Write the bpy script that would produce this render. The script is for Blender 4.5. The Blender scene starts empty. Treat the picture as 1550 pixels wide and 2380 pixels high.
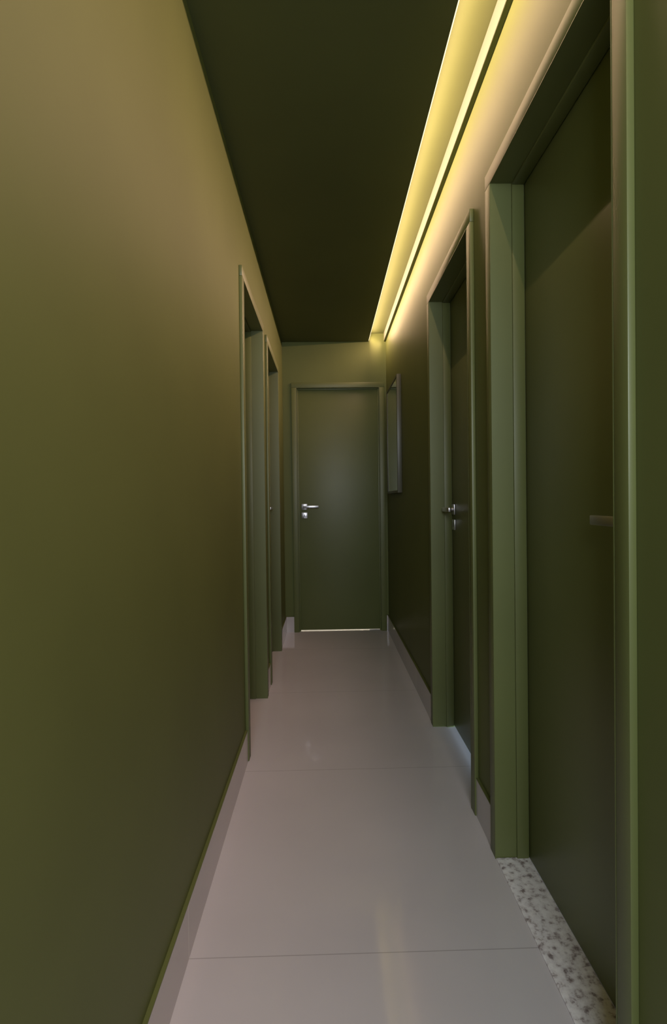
import bpy, bmesh, math
from mathutils import Vector, Matrix

# ------------------------------------------------------------------ camera, world, lights
W_PX, H_PX = 1550, 2380
F_PX, YAW, PITCH, ROLL = 1208.93, 0.0222, -0.0125, -0.0125
CX, CY, EYE = 784.96, 1179.41, 1.165

sc = bpy.context.scene
C = bpy.data.collections.new('corridor'); sc.collection.children.link(C)

cam = bpy.data.cameras.new('camera'); co = bpy.data.objects.new('camera', cam); C.objects.link(co)
cyw, syw = math.cos(YAW), math.sin(YAW)
cp, sp = math.cos(PITCH), math.sin(PITCH)
cr_, sr_ = math.cos(ROLL), math.sin(ROLL)
fw, rt, up = Vector((syw, cyw, 0)), Vector((cyw, -syw, 0)), Vector((0, 0, 1))
fw2, up2 = fw*cp + up*sp, up*cp - fw*sp
rt3, up3 = rt*cr_ + up2*sr_, up2*cr_ - rt*sr_
co.matrix_world = Matrix(((rt3.x, up3.x, -fw2.x, 0), (rt3.y, up3.y, -fw2.y, 0), (rt3.z, up3.z, -fw2.z, EYE), (0, 0, 0, 1)))
cam.sensor_fit = 'AUTO'; cam.sensor_width = 36
cam.lens = F_PX*36/H_PX
cam.shift_x = -(CX - W_PX/2)/H_PX
cam.shift_y = (CY - H_PX/2)/H_PX
cam.clip_start = 0.02
sc.camera = co

vs = sc.view_settings
vs.view_transform = 'Standard'; vs.look = 'None'; vs.exposure = 0.0; vs.gamma = 1.0; vs.use_curve_mapping = False

world = bpy.data.worlds.new('world'); sc.world = world; world.use_nodes = True
world.node_tree.nodes['Background'].inputs['Color'].default_value = (0.8, 0.9, 1, 1)
world.node_tree.nodes['Background'].inputs['Strength'].default_value = 0.15

# measured shell (metres; the camera stands at x = y = 0, the corridor runs along +y)
XL, XR, H, D = -0.375, 0.5477, 2.5768, 4.634
LIP, SLAB = 0.392, 2.650           # edge of the lowered ceiling, height of the slab above it
YB = -1.1                          # where the corridor opens to the room behind
HEAD = 2.1693; HB = 0.141; BT = 0.010
CT, CW = 0.015, 0.05               # casing thickness and width
WT = 0.13                          # wall thickness

def area(name, loc, direction, sx, sy, power, color, spread=180):
    l = bpy.data.lights.new(name, 'AREA'); l.shape = 'RECTANGLE'; l.size = sx; l.size_y = sy
    l.energy = power; l.color = color; l.spread = math.radians(spread)
    o = bpy.data.objects.new(name, l); C.objects.link(o); o.location = loc
    o.rotation_euler = Vector(direction).to_track_quat('-Z', 'Y').to_euler()
    return o

LED_Y0, LED_Y1 = YB + 0.05, D - 0.03
LED = area('led_light', (LIP + 0.006, (LED_Y0 + LED_Y1)/2, H + 0.020), (1, 0, 0), LED_Y1 - LED_Y0, 0.012, 40, (1.0, 0.66, 0.41))
# daylight of the room behind the photographer
area('daylight_behind', (0.1, YB - 0.7, 2.0), (0, 1, -0.08), 2.2, 0.9, 125, (0.90, 0.95, 1.0))
# added warm fill at the plaster ledge, standing in for cove bounce onto the left wall
area('ledge_fill_light', (XR - 0.0215, (LED_Y0 + LED_Y1)/2, H + 0.007), (-1, 0, -0.6), LED_Y1 - LED_Y0, 0.002, 32, (1.0, 0.62, 0.48), 120)
# rooms behind the closed doors, seen only as light under the door leaves
area('room_light_end', (0.0, D + 0.8, 0.5), (0, -1, -0.45), 0.9, 0.6, 12, (1.0, 0.86, 0.62))
area('room_light_right', (XR + 0.6, 2.3, 0.05), (-1, 0, -0.02), 0.9, 0.06, 12, (0.6, 0.8, 1.0))

# ------------------------------------------------------------------ materials
def material(name):
    m = bpy.data.materials.new(name); m.use_nodes = True
    nt = m.node_tree; return m, nt, nt.nodes['Principled BSDF']

def node(nt, kind, **kw):
    n = nt.nodes.new(kind)
    for k, v in kw.items(): setattr(n, k, v)
    return n

def coords(nt, scale=(1, 1, 1)):
    g = node(nt, 'ShaderNodeNewGeometry'); mp = node(nt, 'ShaderNodeMapping')
    mp.inputs['Scale'].default_value = scale
    nt.links.new(g.outputs['Position'], mp.inputs['Vector'])
    return mp.outputs['Vector']

def paint(name, col, rough, bump=0.0, var=0.06, spec=0.5, coat=0.0):
    m, nt, b = material(name)
    v = coords(nt)
    n = node(nt, 'ShaderNodeTexNoise'); n.inputs['Scale'].default_value = 2.2; n.inputs['Detail'].default_value = 3
    nt.links.new(v, n.inputs['Vector'])
    r = node(nt, 'ShaderNodeValToRGB')
    r.color_ramp.elements[0].position = 0.3; r.color_ramp.elements[1].position = 0.7
    r.color_ramp.elements[0].color = tuple(c*(1 - var) for c in col) + (1,)
    r.color_ramp.elements[1].color = tuple(c*(1 + var) for c in col) + (1,)
    nt.links.new(n.outputs['Fac'], r.inputs['Fac']); nt.links.new(r.outputs['Color'], b.inputs['Base Color'])
    b.inputs['Roughness'].default_value = rough
    b.inputs['Specular IOR Level'].default_value = spec
    b.inputs['Coat Weight'].default_value = coat; b.inputs['Coat Roughness'].default_value = 0.2
    if bump:
        n2 = node(nt, 'ShaderNodeTexNoise'); n2.inputs['Scale'].default_value = 260; n2.inputs['Detail'].default_value = 2
        nt.links.new(v, n2.inputs['Vector'])
        bp = node(nt, 'ShaderNodeBump'); bp.inputs['Strength'].default_value = bump; bp.inputs['Distance'].default_value = 0.001
        nt.links.new(n2.outputs['Fac'], bp.inputs['Height']); nt.links.new(bp.outputs['Normal'], b.inputs['Normal'])
    return m

GREEN = (0.118, 0.137, 0.045)
M_WALL = paint('wall_paint', GREEN, 0.5, spec=0.16)
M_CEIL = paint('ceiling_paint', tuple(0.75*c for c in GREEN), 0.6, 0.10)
M_DOOR = paint('door_lacquer', GREEN, 0.44)

JOINT0, TILE = 1.323, 0.92
def porcelain(name, col, rough, joint_col, along=True):
    m, nt, b = material(name)
    v = coords(nt)
    n = node(nt, 'ShaderNodeTexNoise'); n.inputs['Scale'].default_value = 1.6; n.inputs['Detail'].default_value = 4
    nt.links.new(v, n.inputs['Vector'])
    r = node(nt, 'ShaderNodeValToRGB')
    r.color_ramp.elements[0].position = 0.3; r.color_ramp.elements[1].position = 0.75
    r.color_ramp.elements[0].color = tuple(c*0.94 for c in col) + (1,)
    r.color_ramp.elements[1].color = tuple(c*1.04 for c in col) + (1,)
    nt.links.new(n.outputs['Fac'], r.inputs['Fac'])
    # joints across the corridor every tile length
    s = node(nt, 'ShaderNodeSeparateXYZ'); nt.links.new(v, s.inputs[0])
    a = node(nt, 'ShaderNodeMath', operation='SUBTRACT'); a.inputs[1].default_value = JOINT0 - 20*TILE
    nt.links.new(s.outputs['Y'], a.inputs[0])
    f = node(nt, 'ShaderNodeMath', operation='PINGPONG'); f.inputs[1].default_value = TILE/2
    nt.links.new(a.outputs[0], f.inputs[0])
    c = node(nt, 'ShaderNodeMath', operation='LESS_THAN'); c.inputs[1].default_value = 0.0013
    nt.links.new(f.outputs[0], c.inputs[0])
    mx = node(nt, 'ShaderNodeMix', data_type='RGBA'); mx.inputs['B'].default_value = joint_col + (1,)
    nt.links.new(c.outputs[0], mx.inputs['Factor']); nt.links.new(r.outputs['Color'], mx.inputs['A'])
    nt.links.new(mx.outputs['Result'], b.inputs['Base Color'])
    b.inputs['Roughness'].default_value = rough
    b.inputs['Specular IOR Level'].default_value = 0.5
    return m

M_FLOOR = porcelain('floor_porcelain', (0.575, 0.55, 0.575), 0.07, (0.38, 0.36, 0.37))
M_BASE = porcelain('baseboard_porcelain', (0.52, 0.485, 0.49), 0.2, (0.70, 0.68, 0.66))

def granite():
    m, nt, b = material('speckled_granite')
    v = coords(nt, (1, 1, 1))
    n = node(nt, 'ShaderNodeTexNoise'); n.inputs['Scale'].default_value = 48; n.inputs['Detail'].default_value = 5; n.inputs['Roughness'].default_value = 0.6
    nt.links.new(v, n.inputs['Vector'])
    r = node(nt, 'ShaderNodeValToRGB'); e = r.color_ramp.elements
    e[0].position = 0.33; e[0].color = (0.22, 0.18, 0.19, 1); e[1].position = 0.47; e[1].color = (0.72, 0.70, 0.73, 1)
    x = e.new(0.41); x.color = (0.48, 0.44, 0.46, 1)
    x = e.new(0.62); x.color = (0.85, 0.84, 0.87, 1)
    nt.links.new(n.outputs['Fac'], r.inputs['Fac'])
    vo = node(nt, 'ShaderNodeTexVoronoi'); vo.inputs['Scale'].default_value = 55
    nt.links.new(v, vo.inputs['Vector'])
    r2 = node(nt, 'ShaderNodeValToRGB'); r2.color_ramp.elements[0].position = 0.12; r2.color_ramp.elements[1].position = 0.3
    r2.color_ramp.elements[0].color = (0.6, 0.56, 0.58, 1)
    nt.links.new(vo.outputs['Distance'], r2.inputs['Fac'])
    mx = node(nt, 'ShaderNodeMix', data_type='RGBA', blend_type='MULTIPLY'); mx.inputs['Factor'].default_value = 0.7
    nt.links.new(r.outputs['Color'], mx.inputs['A']); nt.links.new(r2.outputs['Color'], mx.inputs['B'])
    nt.links.new(mx.outputs['Result'], b.inputs['Base Color'])
    b.inputs['Roughness'].default_value = 0.3
    return m
M_GRANITE = granite()

def metal(name, col, rough):
    m, nt, b = material(name)
    n = node(nt, 'ShaderNodeTexNoise'); n.inputs['Scale'].default_value = 300
    nt.links.new(coords(nt, (1, 1, 8)), n.inputs['Vector'])
    mr = node(nt, 'ShaderNodeMapRange'); mr.inputs['To Min'].default_value = rough*0.8; mr.inputs['To Max'].default_value = rough*1.2
    nt.links.new(n.outputs['Fac'], mr.inputs['Value']); nt.links.new(mr.outputs['Result'], b.inputs['Roughness'])
    b.inputs['Base Color'].default_value = col + (1,); b.inputs['Metallic'].default_value = 1
    return m
M_CHROME = metal('satin_chrome', (0.60, 0.59, 0.63), 0.32)
M_MIRROR = metal('mirror_silver', (0.82, 0.84, 0.82), 0.015)
M_FRAME = paint('mirror_frame_paint', (0.075, 0.075, 0.05), 0.4)
M_DARK = paint('dark_keyhole', (0.01, 0.01, 0.01), 0.5)

def emission(name, col, strength):
    m, nt, b = material(name)
    b.inputs['Base Color'].default_value = (0.8, 0.75, 0.6, 1)
    b.inputs['Emission Color'].default_value = col + (1,); b.inputs['Emission Strength'].default_value = strength
    return m
M_LEDGE_GLOW = emission('ledge_added_glow', (1.0, 0.80, 0.48), 0.32)  # brightness of the lit ledge put in as emission; the ledge is no lamp
M_LEDGE_GLOW.node_tree.nodes['Principled BSDF'].inputs['Base Color'].default_value = (0.10, 0.10, 0.07, 1)
M_LED = emission('led_diffuser', (1.0, 0.80, 0.50), 1.6)

# ------------------------------------------------------------------ helpers
def add_box(bm, p0, p1, bevel=0.0, mat=0, seg=2):
    x0, x1 = sorted((p0[0], p1[0])); y0, y1 = sorted((p0[1], p1[1])); z0, z1 = sorted((p0[2], p1[2]))
    t = bmesh.new()
    vv = [t.verts.new((x, y, z)) for x in (x0, x1) for y in (y0, y1) for z in (z0, z1)]
    for q in ((0, 1, 3, 2), (4, 6, 7, 5), (0, 4, 5, 1), (2, 3, 7, 6), (0, 2, 6, 4), (1, 5, 7, 3)):
        t.faces.new([vv[i] for i in q])
    if bevel: bmesh.ops.bevel(t, geom=list(t.edges), offset=bevel, segments=seg, affect='EDGES', profile=0.5)
    bmesh.ops.recalc_face_normals(t, faces=t.faces)
    for f in t.faces:
        f.material_index = mat
    me = bpy.data.meshes.new('tmp'); t.to_mesh(me); t.free(); bm.from_mesh(me); bpy.data.meshes.remove(me)

def add_cyl(bm, c0, c1, r, n=32, bevel=0.0):
    c0, c1 = Vector(c0), Vector(c1); ax = (c1 - c0).normalized()
    t = bmesh.new()
    bmesh.ops.create_cone(t, cap_ends=True, segments=n, radius1=r, radius2=r, depth=(c1 - c0).length)
    if bevel:
        es = [e for e in t.edges if abs(e.verts[0].co.z - e.verts[1].co.z) < 1e-6]
        bmesh.ops.bevel(t, geom=es, offset=bevel, segments=2, affect='EDGES')
    t.transform(Matrix.Translation((c0 + c1)/2) @ ax.to_track_quat('Z', 'Y').to_matrix().to_4x4())
    me = bpy.data.meshes.new('tmp'); t.to_mesh(me); t.free(); bm.from_mesh(me); bpy.data.meshes.remove(me)

def obj(name, bm, mats, parent=None, smooth=False):
    me = bpy.data.meshes.new(name)
    bmesh.ops.recalc_face_normals(bm, faces=bm.faces)
    bm.to_mesh(me); bm.free()
    for m in (mats if isinstance(mats, (list, tuple)) else [mats]): me.materials.append(m)
    o = bpy.data.objects.new(name, me); C.objects.link(o)
    if smooth:
        me.polygons.foreach_set('use_smooth', [True]*len(me.polygons))
        try: me.set_sharp_from_angle(angle=math.radians(35))
        except Exception: pass
    return o

def tag(o, label, cat, kind=None, group=None):
    o['label'] = label; o['category'] = cat
    if kind: o['kind'] = kind
    if group: o['group'] = group
    return o

def empty(name, loc):
    o = bpy.data.objects.new(name, None); C.objects.link(o); o.location = loc
    o.empty_display_size = 0.1
    return o

# ------------------------------------------------------------------ doorways: (y0, y1) of the clear openings
R1 = (0.9553, 1.6574); R2 = (1.9371, 2.6429)
L1 = (2.3805, 3.0781); L2 = (3.3503, 4.0468)
EX = (-0.250, 0.480)
LIN = 0.02                                    # thickness of the frame lining

# floor
bm = bmesh.new(); add_box(bm, (XL - 1.6, YB - 1.6, -0.05), (XR + 1.6, D + 1.4, 0))
tag(obj('floor', bm, M_FLOOR), 'polished grey porcelain tile floor running down the corridor', 'floor', 'structure')

# long walls with their doorways
def long_wall(name, xa, xb, openings, label):
    bm = bmesh.new(); y = YB; top = SLAB
    for (a, b) in sorted(openings):
        add_box(bm, (xa, y, 0), (xb, a - LIN, top))
        add_box(bm, (xa, a - LIN, HEAD + LIN), (xb, b + LIN, top))
        y = b + LIN
    add_box(bm, (xa, y, 0), (xb, D, top))
    bmesh.ops.remove_doubles(bm, verts=bm.verts, dist=1e-5)
    tag(obj(name, bm, M_WALL), label, 'wall', 'structure')
long_wall('wall_left', XL - WT, XL, [L1, L2], 'olive green wall on the left of the corridor, with two doorways far down')
long_wall('wall_right', XR, XR + WT, [R1, R2], 'olive green wall on the right, lit from above by the warm cove light')

bm = bmesh.new()
HE = HEAD + 0.0
add_box(bm, (XL - WT, D, 0), (EX[0] - LIN, D + WT, SLAB))
add_box(bm, (EX[1] + LIN, D, 0), (XR + WT, D + WT, SLAB))
add_box(bm, (EX[0] - LIN, D, HE + LIN), (EX[1] + LIN, D + WT, SLAB))
tag(obj('wall_end', bm, M_WALL), 'olive green end wall closing the corridor around the far door', 'wall', 'structure')

# lowered ceiling with an open slot along the right wall, and the slab above it
bm = bmesh.new()
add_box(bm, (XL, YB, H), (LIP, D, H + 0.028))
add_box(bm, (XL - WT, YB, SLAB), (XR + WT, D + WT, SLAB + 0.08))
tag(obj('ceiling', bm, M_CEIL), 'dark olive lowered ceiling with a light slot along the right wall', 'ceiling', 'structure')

# step of plaster on the right wall inside the slot
bm = bmesh.new(); add_box(bm, (XR - 0.018, YB, H + 0.001), (XR + 0.001, D, SLAB))
tag(obj('trim_1', bm, M_WALL), 'brightly lit plaster ledge with a dark underside along the top of the right wall', 'ledge', 'structure')

# baseboards
def baseboard(name, x_wall, side, spans, label):
    bm = bmesh.new()
    for (a, b) in spans:
        add_box(bm, (x_wall, a, 0), (x_wall + side*BT, b, HB - 0.003), mat=0)
        add_box(bm, (x_wall, a, HB - 0.003), (x_wall + side*BT, b, HB), mat=1)
    tag(obj(name, bm, [M_BASE, M_WALL]), label, 'baseboard', 'structure')
baseboard('baseboard_left', XL, 1, [(YB, L1[0] - CW), (L1[1] + CW, L2[0] - CW), (L2[1] + CW, D)], 'grey porcelain baseboard along the foot of the left wall')
baseboard('baseboard_right', XR, -1, [(YB, R1[0] - CW), (R1[1] + CW, R2[0] - CW), (R2[1] + CW, D)], 'grey porcelain baseboard along the foot of the right wall')
bm = bmesh.new()
ECW = 0.045
for a, b in ((XL + BT, EX[0] - ECW), (EX[1] + 0.05, XR - BT)):
    add_box(bm, (a, D - BT, 0), (b, D, HB - 0.003)); add_box(bm, (a, D - BT, HB - 0.003), (b, D, HB), mat=1)
tag(obj('baseboard_end', bm, [M_BASE, M_WALL]), 'short grey baseboard pieces on both sides of the far door', 'baseboard', 'structure')

# ------------------------------------------------------------------ doors
def door(name, origin, U, N, w, label, handle, stop_n=(0.069, 0.107), cw=CW, leaf_t=0.035, stop_p=0.008, gap=0.008):
    U, N, O = Vector(U), Vector(N), Vector(origin)
    root = empty(name, origin); tag(root, label, 'door', 'structure')
    def P(u, n, z): return O + U*u + N*n + Vector((0, 0, z))
    def b(bm, u0, u1, n0, n1, z0, z1, bevel=0.0): add_box(bm, P(u0, n0, z0), P(u1, n1, z1), bevel)
    def part(nm, bm, m=M_DOOR, parent=root, smooth=True):
        o = obj(nm, bm, m, None, smooth); o.parent = parent
        inv = Matrix.Translation(-O) if parent is root else Matrix.Identity(4)
        if parent is root: o.matrix_parent_inverse = inv
        return o
    h = HEAD; end = stop_n[1]
    # casing boards round the opening
    for s in (0, 1):
        bm = bmesh.new(); u0, u1 = ((-cw, -0.003), (w + 0.003, w + cw))[s]; b(bm, u0, u1, 0, CT, 0, h + 0.003, 0.0025); part('casing', bm)
    bm = bmesh.new(); b(bm, -cw, w + cw, 0, CT, h + 0.003, h + cw, 0.0025); part('casing', bm)
    # lining boards
    dep = end + leaf_t
    for u0, u1, e0, e1 in ((-LIN, 0, -0.003, 0), (w, w + LIN, w, w + 0.003)):
        bm = bmesh.new(); b(bm, u0, u1, CT, dep, 0, h); b(bm, e0, e1, 0, CT, 0, h); part('jamb', bm, smooth=False)
    bm = bmesh.new(); b(bm, -LIN, w + LIN, CT, dep, h, h + LIN); b(bm, -0.003, w + 0.003, 0, CT, h, h + 0.003); part('head_jamb', bm, smooth=False)
    # stop moulding just in front of the leaf
    bm = bmesh.new()
    b(bm, 0, stop_p, stop_n[0], stop_n[1], 0, h, 0.0015); b(bm, w - stop_p, w, stop_n[0], stop_n[1], 0, h, 0.0015)
    b(bm, stop_p, w - stop_p, stop_n[0], stop_n[1], h - stop_p, h, 0.0015)
    part('door_stop', bm)
    # leaf
    bm = bmesh.new(); b(bm, 0.003, w - 0.003, end + 0.002, end + leaf_t, gap, h - 0.003, 0.002); part('door_leaf', bm)
    # lever handle on a square rose, with a keyhole plate below
    if handle:
        uc, d = (w - 0.052, -1) if handle == 'far' else (0.055, 1)
        n0 = end + 0.002; hz = 1.116
        bm = bmesh.new(); b(bm, uc - 0.026, uc + 0.026, n0 - 0.009, n0, hz - 0.026, hz + 0.026, 0.0015)
        hd = part('door_handle', bm, M_CHROME); hd['label'] = 'satin chrome lever handle'
        bm = bmesh.new()
        add_cyl(bm, P(uc, n0 - 0.009, hz), P(uc, n0 - 0.050, hz), 0.009, bevel=0.001)
        b(bm, uc - d*0.011, uc + d*0.128, n0 - 0.060, n0 - 0.047, hz - 0.0105, hz + 0.0105, 0.002)
        lv = obj('lever', bm, M_CHROME, None, True); lv.parent = hd
        bm = bmesh.new(); b(bm, uc - 0.026, uc + 0.026, n0 - 0.007, n0, hz - 0.077 - 0.026, hz - 0.077 + 0.026, 0.0015)
        lp = part('keyhole_plate', bm, M_CHROME); lp['label'] = 'square chrome keyhole plate'
        bm = bmesh.new(); b(bm, uc - 0.003, uc + 0.003, n0 - 0.0076, n0 - 0.006, hz - 0.077 - 0.011, hz - 0.077 + 0.011, 0.0)
        kh = obj('keyhole', bm, M_DARK, None, False); kh.parent = lp
    return root

door('door_1', (XR - CT, R1[0], 0), (0, 1, 0), (1, 0, 0), R1[1] - R1[0], 'nearest green door in the right wall, recessed behind a speckled granite sill', 'near', gap=0.0055)
door('door_2', (XR - CT, R2[0], 0), (0, 1, 0), (1, 0, 0), R2[1] - R2[0], 'second green door in the right wall, its chrome lever seen edge-on beyond the frame', 'far')
door('door_3', (XL + CT, L1[0], 0), (0, 1, 0), (-1, 0, 0), L1[1] - L1[0], 'nearer green doorway in the left wall, only its frame in view', 'near')
door('door_4', (XL + CT, L2[0], 0), (0, 1, 0), (-1, 0, 0), L2[1] - L2[0], 'farther green doorway in the left wall with a lever handle peeking out', 'far')
door('door_5', (EX[0], D - CT, 0), (1, 0, 0), (0, 1, 0), EX[1] - EX[0], 'closed green door facing the camera at the end of the corridor', 'near',
     stop_n=(0.030, 0.042), cw=0.047, stop_p=0.011, gap=0.009)

# ------------------------------------------------------------------ granite sill of the nearest door
bm = bmesh.new(); add_box(bm, (XR - CT + 0.002, R1[0] + 0.001, 0.0), (XR + 0.095, R1[1] - 0.001, 0.005), 0.0015)
tag(obj('door_sill', bm, M_GRANITE), 'white speckled granite sill under the nearest door on the right', 'sill')

# ------------------------------------------------------------------ cove light strip, then the added glow on the ledge face
root = empty('glow_strip', (LIP + 0.001, (LED_Y0 + LED_Y1)/2, H + 0.018))
tag(root, 'long warm light strip along the open edge of the lowered ceiling', 'light')
bm = bmesh.new()
SEG = 28; DY = (LED_Y1 - LED_Y0)/SEG
for k in range(SEG): add_box(bm, (LIP + 0.0002, LED_Y0 + k*DY, H + 0.001), (LIP + 0.0035, LED_Y0 + (k + 1)*DY, H + 0.027))
o = obj('strip_body', bm, M_LED); o.parent = root; o.matrix_parent_inverse = Matrix.Translation(-root.location)

root = empty('glow_strip', (XR - 0.0185, (LED_Y0 + LED_Y1)/2, H + 0.007))  # added glowing sheet over the ledge face, imitating plaster lit by the cove
tag(root, 'added cream glow over the lit ledge face at the very top of the right wall, above its dark shadow line', 'light')
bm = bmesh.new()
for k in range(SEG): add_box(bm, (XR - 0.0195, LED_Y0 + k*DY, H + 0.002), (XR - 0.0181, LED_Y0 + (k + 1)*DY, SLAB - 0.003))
o = obj('strip_body', bm, M_LEDGE_GLOW); o.parent = root; o.matrix_parent_inverse = Matrix.Translation(-root.location)

# ------------------------------------------------------------------ mirror on the right wall near the end
MX, MY0, MY1, MZ0, MZ1, FB = 0.5151, 3.725, 4.3552, 1.2191, 2.0705, 0.018
root = empty('wall_mirror', (XR, (MY0 + MY1)/2, MZ0))
tag(root, 'tall framed mirror hanging on the right wall close to the end door', 'mirror')
inv = Matrix.Translation(-root.location)
def mpart(nm, bm, m, smooth=True):
    o = obj(nm, bm, m, None, smooth); o.parent = root; o.matrix_parent_inverse = inv; return o
for y0, y1 in ((MY0, MY0 + FB), (MY1 - FB, MY1)):
    bm = bmesh.new(); add_box(bm, (MX, y0, MZ0), (XR - 0.0005, y1, MZ1), 0.0015); mpart('frame_side', bm, M_FRAME)
for z0, z1 in ((MZ0, MZ0 + FB), (MZ1 - FB, MZ1)):
    bm = bmesh.new(); add_box(bm, (MX, MY0 + FB, z0), (XR - 0.0005, MY1 - FB, z1), 0.0015); mpart('frame_rail', bm, M_FRAME)
bm = bmesh.new(); add_box(bm, (MX + 0.004, MY0 + FB, MZ0 + FB), (MX + 0.010, MY1 - FB, MZ1 - FB))
g = mpart('mirror_glass', bm, M_MIRROR, False); g['label'] = 'silvered glass reflecting the end door'
